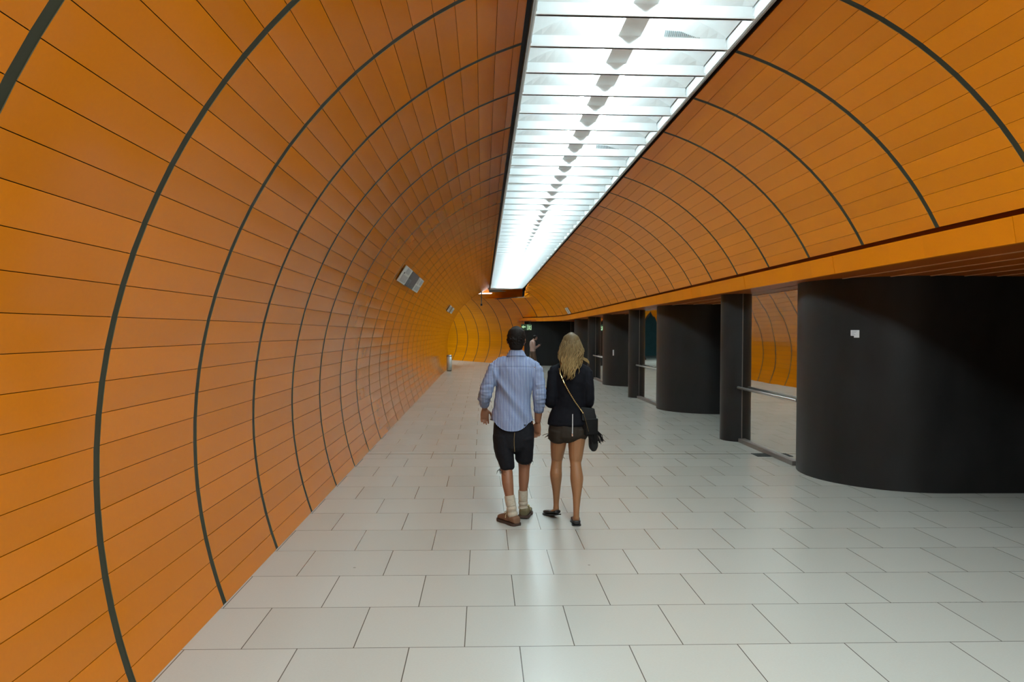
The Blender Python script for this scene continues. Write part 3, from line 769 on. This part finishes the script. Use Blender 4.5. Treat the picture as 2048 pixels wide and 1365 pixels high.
# shirt
s_ = MB()
s_.loft([(-.022,0,.80),(-.022,0,.92),(-.016,0,1.04),(-.008,0,1.15),(.003,0,1.27),(.012,0,1.36),(.016,0,1.425),(.017,-.004,1.475),(.017,-.004,1.50)], [(.193,.150),(.188,.143),(.172,.124),(.160,.116),(.168,.12),(.178,.118),(.160,.105),(.105,.082),(.08,.07)], seg=28)
s_.loft([(.0,0,1.405),(-.10,0,1.425),(-.168,0,1.395)], [(.078,.07),(.074,.066),(.06,.06)], ref=(0,0,1))
s_.loft([(.03,0,1.405),(.12,0,1.418),(.195,0,1.38)], [(.078,.07),(.074,.066),(.06,.06)], ref=(0,0,1))
s_.loft([(-.168,0,1.395),(-.207,-.015,1.30),(-.246,-.024,1.20),(-.262,-.014,1.15),(-.266,.045,1.105),(-.266,.085,1.075)], [.064,.064,.062,.062,.058,.05])
s_.loft([(.195,0,1.38),(.212,-.02,1.28),(.226,-.032,1.19),(.228,-.03,1.12),(.227,-.005,1.055),(.226,.005,1.03)], [.064,.062,.061,.062,.055,.05])
def shirt_fn(co, no):
    for i in range(len(co)):
        x, y, z = co[i]
        arm = abs(x-.0) > .19 and z > .97
        g = noise.noise((x*5+3, y*4, z*7+x*14)) + .6*noise.noise((x*11, y*9+2, z*15+x*22))
        amp = .0075
        if arm:
            g = noise.noise((x*8, y*8, z*34)) + .7*noise.noise((x*16+4, y*14, z*52)); amp = .0095 if z < 1.25 else .0045
        # soft diagonal fold across the back
        if y < 0 and not arm:
            t = (x+.10)*.78 + (z-1.22)*.62; g += 1.1*math.exp(-(t/.028)**2) - .7*math.exp(-((t+.06)/.03)**2)
            t2 = (x-.03)*.8 + (z-1.05)*.6; g += .9*math.exp(-(t2/.022)**2) - .5*math.exp(-((t2+.045)/.025)**2)
        if y < 0 and not arm: g -= .55*math.exp(-((z-1.398+.12*(x-.01)**2)/.0055)**2)
        co[i] += no[i]*g*amp
        if z < .95 and not arm:
            hem = .832 + .088*min(1, (abs(x+.022)/.165))**2.6
            if co[i][2] < hem: co[i][2] = hem; 
    return co
s_.fuse('shirt', SHIRT, man, voxel=.0055, smooth=5, fn=shirt_fn)
c = MB()
for k in range(28):
    a0, a1 = 2*PI*k/28, 2*PI*(k+1)/28
    def cp(a, rr, z): return (.017+math.cos(a)*rr*1.04, .0+math.sin(a)*rr, z + .018*(-math.sin(a))*.5)
    if PI*.42 < (a0+a1)/2 < PI*.58: continue
    c.hexa([cp(a0,.088,1.492),cp(a1,.088,1.492),cp(a1,.062,1.543),cp(a0,.062,1.543),cp(a0,.074,1.486),cp(a1,.074,1.486),cp(a1,.056,1.543),cp(a0,.056,1.543)])
c.build('collar', SHIRT, man, smooth=False)
for (p, q, r_) in (((-.266,.07,1.088),(-.266,.125,1.045),.049), ((.2265,.0,1.045),(.224,.018,.992),.048)):
    cf = MB(); P_, Q_ = Vector(p), Vector(q); cf.loft([P_, P_.lerp(Q_,.5), Q_], [r_+.002, r_, r_-.004], seg=20, cap=False); cf.build('rolled_cuff', SHIRT, man, smooth=True)
# shorts
s_ = MB()
s_.loft([(-.006,0,.94),(-.004,0,.86),(-.003,0,.76),(.0,0,.68)], [(.168,.116),(.184,.126),(.182,.128),(.165,.115)], seg=26)
s_.loft([(-.092,0,.78),(-.088,-.005,.64),(-.068,-.022,.54),(-.061,-.03,.485)], [(.098,.12),(.09,.108),(.073,.092),(.064,.082)], seg=20)
s_.loft([(.088,0,.78),(.092,.03,.66),(.092,.06,.57),(.090,.065,.545)], [(.096,.12),(.088,.105),(.082,.095),(.08,.09)], seg=20)
s_.fuse('shorts', SHORTS, man, voxel=.0065, smooth=4, fn=wrinkle(.006,9,7,9,1,6))
z_ = MB(); z_.loft([(.0,-.137,.82),(-.004,-.139,.77),(-.003,-.136,.71),(.002,-.124,.65)], [.0022]*4, seg=6); z_.build('zipper', mat('zip_brass', (.3,.22,.1), .4, metal=.6), man)
threads(man, 'frayed_hem', [(-.061+.066*math.cos(a), -.03+.085*math.sin(a), .478) for a in np.linspace(2.2,4.4,16)] + [(.09+.08*math.cos(a), .065+.09*math.sin(a), .545) for a in np.linspace(-1.4,1.0,16)], SHORTS, .05, 3)
for pts, rad in (([(-.041,-.10,.255),(-.034,-.107,.21),(-.026,-.113,.17),(-.02,-.118,.13),(-.014,-.122,.09),(-.012,-.12,.05)], .047),
                 ([(.091,.095,.262),(.092,.10,.21),(.092,.108,.17),(.093,.115,.13),(.094,.12,.09),(.094,.12,.05)], .045)):
    k = MB(); P_ = []; R_ = []
    for i in range(len(pts)-1):
        for j in range(5):
            t = j/5; q = Vector(pts[i]).lerp(Vector(pts[i+1]), t); P_.append(q); u = (i+t)/(len(pts)-1)
            R_.append(rad*(1-.13*u) + (.0035*math.sin(u*26) if u > .42 else .0))
    k.loft(P_, R_, seg=18, cap=False); k.build('sock', SOCK, man, smooth=True)
shoe(man, (.028,-.172,0), RAD(33), .285, .112, SHOE, SOLE)
shoe(man, (.092,.065,0), RAD(-12), .285, .112, SHOE_SHADED, SOLE, tilt=.06, label='brown suede lace-up shoe with olive shading put into its colour')

# ---- woman with shoulder bag
wom = empty('person', (.792, 6.75, 0), 'blonde woman seen from behind, walking in a black jacket and very short shorts', 'person', 'two people walking away')
b = MB()
b.loft([(-.016,0,.80),(-.014,0,.90),(-.004,0,1.02),(0,0,1.14),(0,0,1.27),(0,0,1.36),(0,.005,1.40)], [(.165,.115),(.158,.112),(.118,.088),(.122,.09),(.14,.095),(.135,.08),(.085,.065)], seg=24)
b.loft([(0,0,1.39),(0,.005,1.46),(.002,.015,1.54)], [(.055,.056),(.047,.05),(.046,.054)], seg=16)
T = head(b, (.004,.03,1.60), .94, yaw=.16)
for q, ex in ((-1, -.165), (1, .155)):
    b.loft([(0,0,1.36),(q*.09,0,1.372),(ex*.93,0,1.345)], [(.055,.05),(.052,.05),(.045,.045)], ref=(0,0,1))
b.loft([(-.15,0,1.345),(-.165,-.025,1.22),(-.172,-.03,1.10),(-.175,.0,1.075),(-.19,.08,1.10),(-.205,.17,1.135)], [.044,.041,.036,.036,.035,.026])
b.loft([(.145,0,1.345),(.155,-.025,1.22),(.158,-.03,1.10),(.155,.0,1.06),(.14,.08,1.04),(.12,.17,1.02)], [.044,.041,.036,.036,.035,.026])
hand(b, (-.207,.18,1.138), (-.08,.9,.2), (.3,0,1), None, curl=.9, s=.9, palm_n=(1,0,0))
hand(b, (.118,.18,1.018), (-.2,.9,-.1), (-.3,0,1), None, curl=.9, s=.9, palm_n=(-1,0,0))
b.loft([(-.10,0,.86),(-.103,.02,.72),(-.110,.06,.58),(-.112,.068,.535),(-.118,.06,.46),(-.120,.050,.40),(-.113,.08,.26),(-.112,.098,.14),(-.112,.10,.09)], [(.086,.10),(.075,.086),(.058,.064),(.049,.053),(.052,.056),(.055,.060),(.036,.040),(.026,.031),(.028,.034)])
b.loft([(.065,0,.86),(.058,-.012,.72),(.048,-.04,.58),(.046,-.05,.535),(.050,-.075,.46),(.053,-.09,.39),(.049,-.125,.25),(.043,-.148,.12),(.042,-.15,.06)], [(.088,.10),(.077,.088),(.06,.066),(.050,.054),(.054,.058),(.058,.062),(.037,.042),(.027,.033),(.028,.035)])
b.loft([(-.106,.085,.07),(-.122,.13,.055),(-.15,.2,.03)], [(.028,.024),(.033,.024),(.03,.014)])
b.loft([(.042,-.165,.04),(.046,-.09,.045),(.052,-.0,.028)], [(.027,.024),(.032,.026),(.032,.016)])
b.fuse('body', SKIN2, wom, voxel=.0048, smooth=5); eyes(T, wom, .94)
# long wavy hair
h = MB()
h.loft([(.0,-.012,1.44),(.0,-.022,1.50),(.0,-.018,1.56),(.002,-.010,1.62),(.004,-.004,1.67),(.005,.0,1.694)], [(.070,.050),(.082,.070),(.086,.086),(.082,.092),(.068,.080),(.034,.043)], seg=26)
h.loft([(-.018,-.045,1.47),(-.022,-.072,1.42),(-.025,-.095,1.375)], [(.055,.034),(.034,.026),(.016,.014)], seg=18)
rg = random.Random(11)
for i in range(520):
    a = rg.uniform(PI*.90, PI*2.10); z0 = rg.uniform(1.50, 1.695)**1.0
    f = math.sqrt(max(.03, 1-max(0,(z0-1.58)/.122)**2))
    p = Vector((.003+.090*f*math.cos(a), -.010+.096*f*math.sin(a), z0)); pts = [p]; ph = rg.uniform(0, 6.3)
    side = math.cos(a)
    zend = rg.uniform(1.30, 1.45) if -.8 < side < .35 else rg.uniform(1.40, 1.50)
    dx = rg.gauss(0, .0022); fq = rg.uniform(.7, 1.25); am = rg.uniform(.005, .0165)
    while pts[-1].z > zend and len(pts) < 18:
        q = pts[-1].copy(); j = len(pts); q.z -= .024
        grow = min(1, j/4)
        q.x += am*grow*math.sin(ph+j*fq) + dx + (.0055*side if q.z > 1.52 else (-.03 - q.x)*.07)
        q.y += .006*grow*math.cos(ph+j*fq) - (.0035 if q.z > 1.5 else .007)
        if q.z < 1.50: q.y = min(q.y, -.045-.5*(1.50-q.z)*.5)
        lim = .104 + .012*math.sin(i)
        q.x = max(-lim-.008, min(lim, q.x))
        pts.append(q)
    if len(pts) < 3: continue
    r0 = rg.uniform(.0028, .0052)
    h.loft(pts, [r0]*(len(pts)-2)+[r0*.7, r0*.25], seg=6, cap=False)
for k in range(6):    # flyaway lock blown out over the right shoulder
    o_ = k*.004
    h.loft([(.080,-.04,1.50-o_),(.108,-.05,1.485-o_),(.140,-.05,1.472-o_*1.3),(.160,-.05,1.450-o_),(.162,-.05,1.415+o_)], [.0042,.0038,.003,.002,.001], seg=6)
h.build('hair', BLONDE, wom, smooth=True)
# jacket
s_ = MB()
s_.loft([(-.012,0,.885),(-.012,0,.93),(-.006,0,.985),(0,0,1.04),(0,0,1.15),(0,0,1.27),(0,0,1.345),(0,0,1.385),(0,.004,1.425)], [(.196,.138),(.185,.13),(.166,.116),(.148,.106),(.146,.108),(.158,.112),(.152,.1),(.11,.082),(.062,.06)], seg=28)
for q, ex in ((-1, -.16), (1, .152)):
    s_.loft([(0,0,1.362),(q*.09,0,1.378),(ex,0,1.352)], [(.062,.06),(.06,.058),(.052,.052)], ref=(0,0,1))
s_.loft([(-.152,0,1.352),(-.168,-.025,1.22),(-.176,-.032,1.10),(-.178,.0,1.078),(-.192,.08,1.10),(-.203,.15,1.13)], [.054,.052,.05,.052,.046,.036])
s_.loft([(.150,0,1.352),(.160,-.025,1.22),(.163,-.032,1.10),(.158,.0,1.065),(.143,.08,1.045),(.123,.155,1.022)], [.054,.052,.05,.052,.046,.036])
s_.fuse('jacket', JACKET, wom, voxel=.006, smooth=4, fn=wrinkle(.005,9,7,12,4,5))
s_ = MB()
s_.loft([(-.016,0,.98),(-.016,0,.90),(-.018,0,.83),(-.018,0,.77)], [(.15,.11),(.168,.122),(.18,.13),(.178,.126)], seg=26)
s_.loft([(-.108,0,.83),(-.112,.005,.77),(-.112,.01,.748)], [(.088,.116),(.088,.112),(.087,.108)], seg=20)
s_.loft([(.07,0,.83),(.072,-.005,.785),(.072,-.01,.765)], [(.09,.116),(.089,.112),(.088,.108)], seg=20)
s_.fuse('shorts', WSHORTS, wom, voxel=.006, smooth=4, fn=wrinkle(.004,9,7,9,7,3))
z_ = MB(); z_.box(.001,.009,-.143,-.134,.86,.985); z_.hexa([(.001,-.136,.80),(.009,-.136,.80),(.009,-.140,.86),(.001,-.140,.86),(.001,-.128,.80),(.009,-.128,.80),(.009,-.132,.86),(.001,-.132,.86)])
z_.build('zipper', mat('zip_silver', (.55,.56,.58), .35, metal=.7), wom)
z_ = MB(); z_.loft([(.004,-.143,.812),(.004,-.146,.79)], [(.007,.004),(.008,.004)], seg=8); z_.build('zip_pull', mat('bright_nickel', (.9,.9,.9), .25, metal=.9), wom)
threads(wom, 'frayed_hem', [(-.19,-.03,.80),(-.192,-.02,.79),(-.193,-.01,.79),(-.19,-.02,.78),(-.186,-.04,.775)], WSHORTS, .075, 5, .003, (-.7,0,-.6))
shoe(wom, (-.096,.07,.0), RAD(26), .245, .088, BSHOE, BSHOE, tilt=.2, low=True)
shoe(wom, (.042,-.185,0), RAD(-3), .245, .088, BSHOE, BSHOE, low=True)

# ---- handbag on a gold chain
bag = empty('handbag', (.792+.155, 6.70, .80), 'black fringed leather shoulder bag on a gold chain at the right hip of the woman', 'handbag')
def bl(x, y, z): return (x-.155, y+.05, z-.80)
b = MB()
b.loft([bl(.165,-.06,.80),bl(.163,-.06,.87),bl(.160,-.06,.95),bl(.157,-.06,.985)], [(.064,.045),(.068,.048),(.066,.042),(.058,.032)], seg=24, power=4); b.build('body', BAGM, bag, smooth=True)
b = MB(); b.hexa([bl(.09,-.125,.925),bl(.222,-.12,.915),bl(.207,-.10,1.03),bl(.083,-.10,1.045),bl(.09,-.112,.925),bl(.222,-.108,.915),bl(.207,-.03,1.03),bl(.083,-.03,1.045)]); b.build('flap', BAGM, bag, bevel=.006)
b = MB(); b.hexa([bl(.125,-.128,.80),bl(.235,-.12,.80),bl(.236,-.118,.945),bl(.118,-.122,.94),bl(.125,-.116,.80),bl(.235,-.108,.80),bl(.236,-.106,.945),bl(.118,-.11,.94)]); b.build('front_pocket', BAGM, bag, bevel=.006)
b = MB(); b.loft([bl(.195,-.07,.81),bl(.198,-.07,.76),bl(.203,-.07,.69),bl(.207,-.07,.655)], [(.03,.03),(.04,.036),(.042,.036),(.024,.024)], seg=18); b.build('pouch', mat('black_suede', (.006,.006,.006), .9), bag, smooth=True)
rg = random.Random(9); fr = MB()
for i in range(26):
    x = .13+.10*rg.random(); y = -.12+.012*rg.random(); z = .83+.02*rg.random()
    fr.loft([bl(x,y,z),bl(x+.012+rg.gauss(0,.006),y,z-.05),bl(x+.03+rg.gauss(0,.012),y-.004,z-.10-.03*rg.random())], [(.0035,.0015)]*3, seg=5, cap=False)
for i in range(20):
    fr.loft([bl(.235,-.09,.83),bl(.262+rg.gauss(0,.006),-.09,.79),bl(.285+rg.gauss(0,.014),-.09,.725+.03*rg.random())], [.0035,.003,.0018], seg=5, cap=False)
fr.build('fringe', BAGM, bag)
ch = MB(); P0 = Vector((-.088,.02,1.405)); way = [(-.088,.03,1.405),(-.108,-.04,1.395),(-.106,-.09,1.35),(-.07,-.124,1.26),(-.02,-.130,1.17),(.03,-.128,1.09),(.075,-.128,1.03),(.105,-.135,.985)]
tot = []
for i in range(len(way)-1):
    a, c_ = Vector(way[i]), Vector(way[i+1]); n = max(1, int((c_-a).length/.008))
    tot += [a.lerp(c_, j/n) for j in range(n)]
for i in range(len(tot)-1):
    a, c_ = Vector(bl(*tot[i])), Vector(bl(*tot[i+1]))
    ch.loft([a, c_], [(.0048,.0022) if i % 2 else (.0022,.0048)]*2, seg=6)
ch.build('chain_strap', GOLD, bag)
ch = MB(); ch.loft([bl(.105,-.135,.985),bl(.13,-.135,.90),bl(.15,-.13,.83)], [.002]*3, seg=6); ch.build('chain_tail', mat('dark_chain', (.2,.15,.08), .4, metal=1), bag)

# ---- far man looking at his phone
far = empty('person', (2.22, 33.4, 0), 'distant man in a pale pinkish shirt and brown trousers, head bowed over a phone', 'person', rz=RAD(-72))
FS = mat('far_pinkish_shirt', srgb(160,132,122), .8, nscale=12, namt=.1); FT = mat('far_brown_trousers', srgb(92,72,58), .85, nscale=10, namt=.15)
FSK = mat('far_skin', srgb(150,112,96), .6)
b = MB(); s = .9
b.loft([(0,0,.80),(0,0,.98),(0,-.01,1.12),(0,0,1.24),(0,.02,1.30)], [(.15,.10),(.14,.10),(.16,.11),(.15,.1),(.08,.07)], seg=18)
b.loft([(0,.02,1.30),(0,.07,1.375)], [.05,.05]); T = head(b, (0,.115,1.425), .92)
for q in (-1, 1):
    b.loft([(0,0,1.24),(q*.1,0,1.25),(q*.165,0,1.22)], [(.06,.055),(.055,.05),(.05,.05)], ref=(0,0,1))
    b.loft([(q*.165,0,1.22),(q*.19,.0,1.08),(q*.18,.03,.97),(q*.12,.16,1.0),(q*.06,.26,1.05)], [.048,.043,.038,.035,.027])
    hand(b, (q*.055,.265,1.055), (-q*.25,.8,.35), (0,-.3,1), None, curl=.8, s=.9, palm_n=(-q,0,0))
    fy = .16 if q > 0 else -.12
    b.loft([(q*.085,0,.84),(q*.085,fy*.55,.48),(q*.085,fy,.09)], [(.08,.085),(.055,.06),(.035,.04)])
b.fuse('body', FSK, far, voxel=.008, smooth=4); eyes(T, far, .92)
h = MB(); h.loft([(0,.06,1.375),(0,.09,1.425),(0,.105,1.475),(0,.11,1.515)], [(.055,.045),(.076,.075),(.078,.088),(.05,.06)], seg=16); h.fuse('hair', HAIRB, far, voxel=.007, smooth=2)
s_ = MB(); s_.loft([(0,0,.82),(0,0,.97),(0,-.012,1.12),(0,0,1.24),(0,.015,1.285)], [(.17,.125),(.16,.12),(.178,.128),(.165,.112),(.08,.07)], seg=20)
for q in (-1, 1):
    s_.loft([(0,0,1.235),(q*.1,0,1.248),(q*.168,0,1.215)], [(.066,.06),(.062,.06),(.058,.056)], ref=(0,0,1))
    s_.loft([(q*.168,0,1.215),(q*.193,.0,1.08),(q*.183,.03,.965),(q*.135,.13,.99)], [.058,.054,.05,.044])
s_.fuse('shirt', FS, far, voxel=.009, smooth=4)
s_ = MB(); s_.loft([(0,0,.92),(0,0,.80),(0,0,.72)], [(.158,.115),(.165,.12),(.155,.11)], seg=18)
for q in (-1, 1):
    fy = .16 if q > 0 else -.12
    s_.loft([(q*.088,0,.80),(q*.086,fy*.5,.48),(q*.086,fy,.09),(q*.086,fy,.05)], [(.09,.10),(.07,.075),(.06,.065),(.058,.065)])
s_.fuse('trousers', FT, far, voxel=.009, smooth=4)
for q in (-1, 1): shoe(far, (q*.086, (.16 if q > 0 else -.12)-.07, 0), 0, .27, .1, BSHOE, BSHOE, low=False)
ph = empty('phone', (0,0,0), 'dark phone held up by the distant man', 'phone')
ph.location = far.matrix_basis @ Vector((0,.345,1.095)) if False else (Matrix.Translation((2.22,33.4,0)) @ Matrix.Rotation(RAD(-72),4,'Z')) @ Vector((0,.35,1.10)); ph.rotation_euler = (RAD(-50),0,RAD(-72))
b = MB(); b.box(-.036,.036,-.005,.005,-.07,.07); b.build('case', BLACK, ph, bevel=.004)
b = MB(); b.box(-.032,.032,-.007,-.005,-.064,.064); b.build('screen', mat('phone_screen', (.1,.11,.12), .2), ph)


# ------------------------------------------------------------------ world, camera, render look
w = bpy.data.worlds.new('w'); SC.world = w; w.use_nodes = True
w.node_tree.nodes['Background'].inputs[0].default_value = (.5,.55,.6,1); w.node_tree.nodes['Background'].inputs[1].default_value = .008
cam = bpy.data.cameras.new('camera'); co = bpy.data.objects.new('camera', cam); COL.objects.link(co); SC.camera = co
f_px = 1500.; yaw = math.atan(58/1500); pit = math.atan(20.2/1500); rol = .006
cam.sensor_fit = 'HORIZONTAL'; cam.sensor_width = 36; cam.lens = 36*f_px/2048; cam.clip_end = 200; cam.clip_start = .05
F = Vector((math.sin(yaw)*math.cos(pit), math.cos(yaw)*math.cos(pit), -math.sin(pit)))
R0 = Vector((math.cos(yaw), -math.sin(yaw), 0)); U0 = R0.cross(F)
Rv = R0*math.cos(rol)+U0*math.sin(rol); Uv = -R0*math.sin(rol)+U0*math.cos(rol)
M = Matrix((Rv, Uv, -F)).transposed().to_4x4(); M.translation = (0,0,1.72); co.matrix_world = M
SC.view_settings.view_transform = 'Standard'; SC.view_settings.look = 'None'; SC.view_settings.gamma = 1; SC.view_settings.use_curve_mapping = False
SC.view_settings.exposure = 0.1
cy = SC.cycles; cy.use_denoising = True; cy.max_bounces = 10; cy.diffuse_bounces = 5; cy.glossy_bounces = 5; cy.caustics_reflective = False; cy.caustics_refractive = False
cy.sample_clamp_indirect = 6; cy.use_light_tree = True
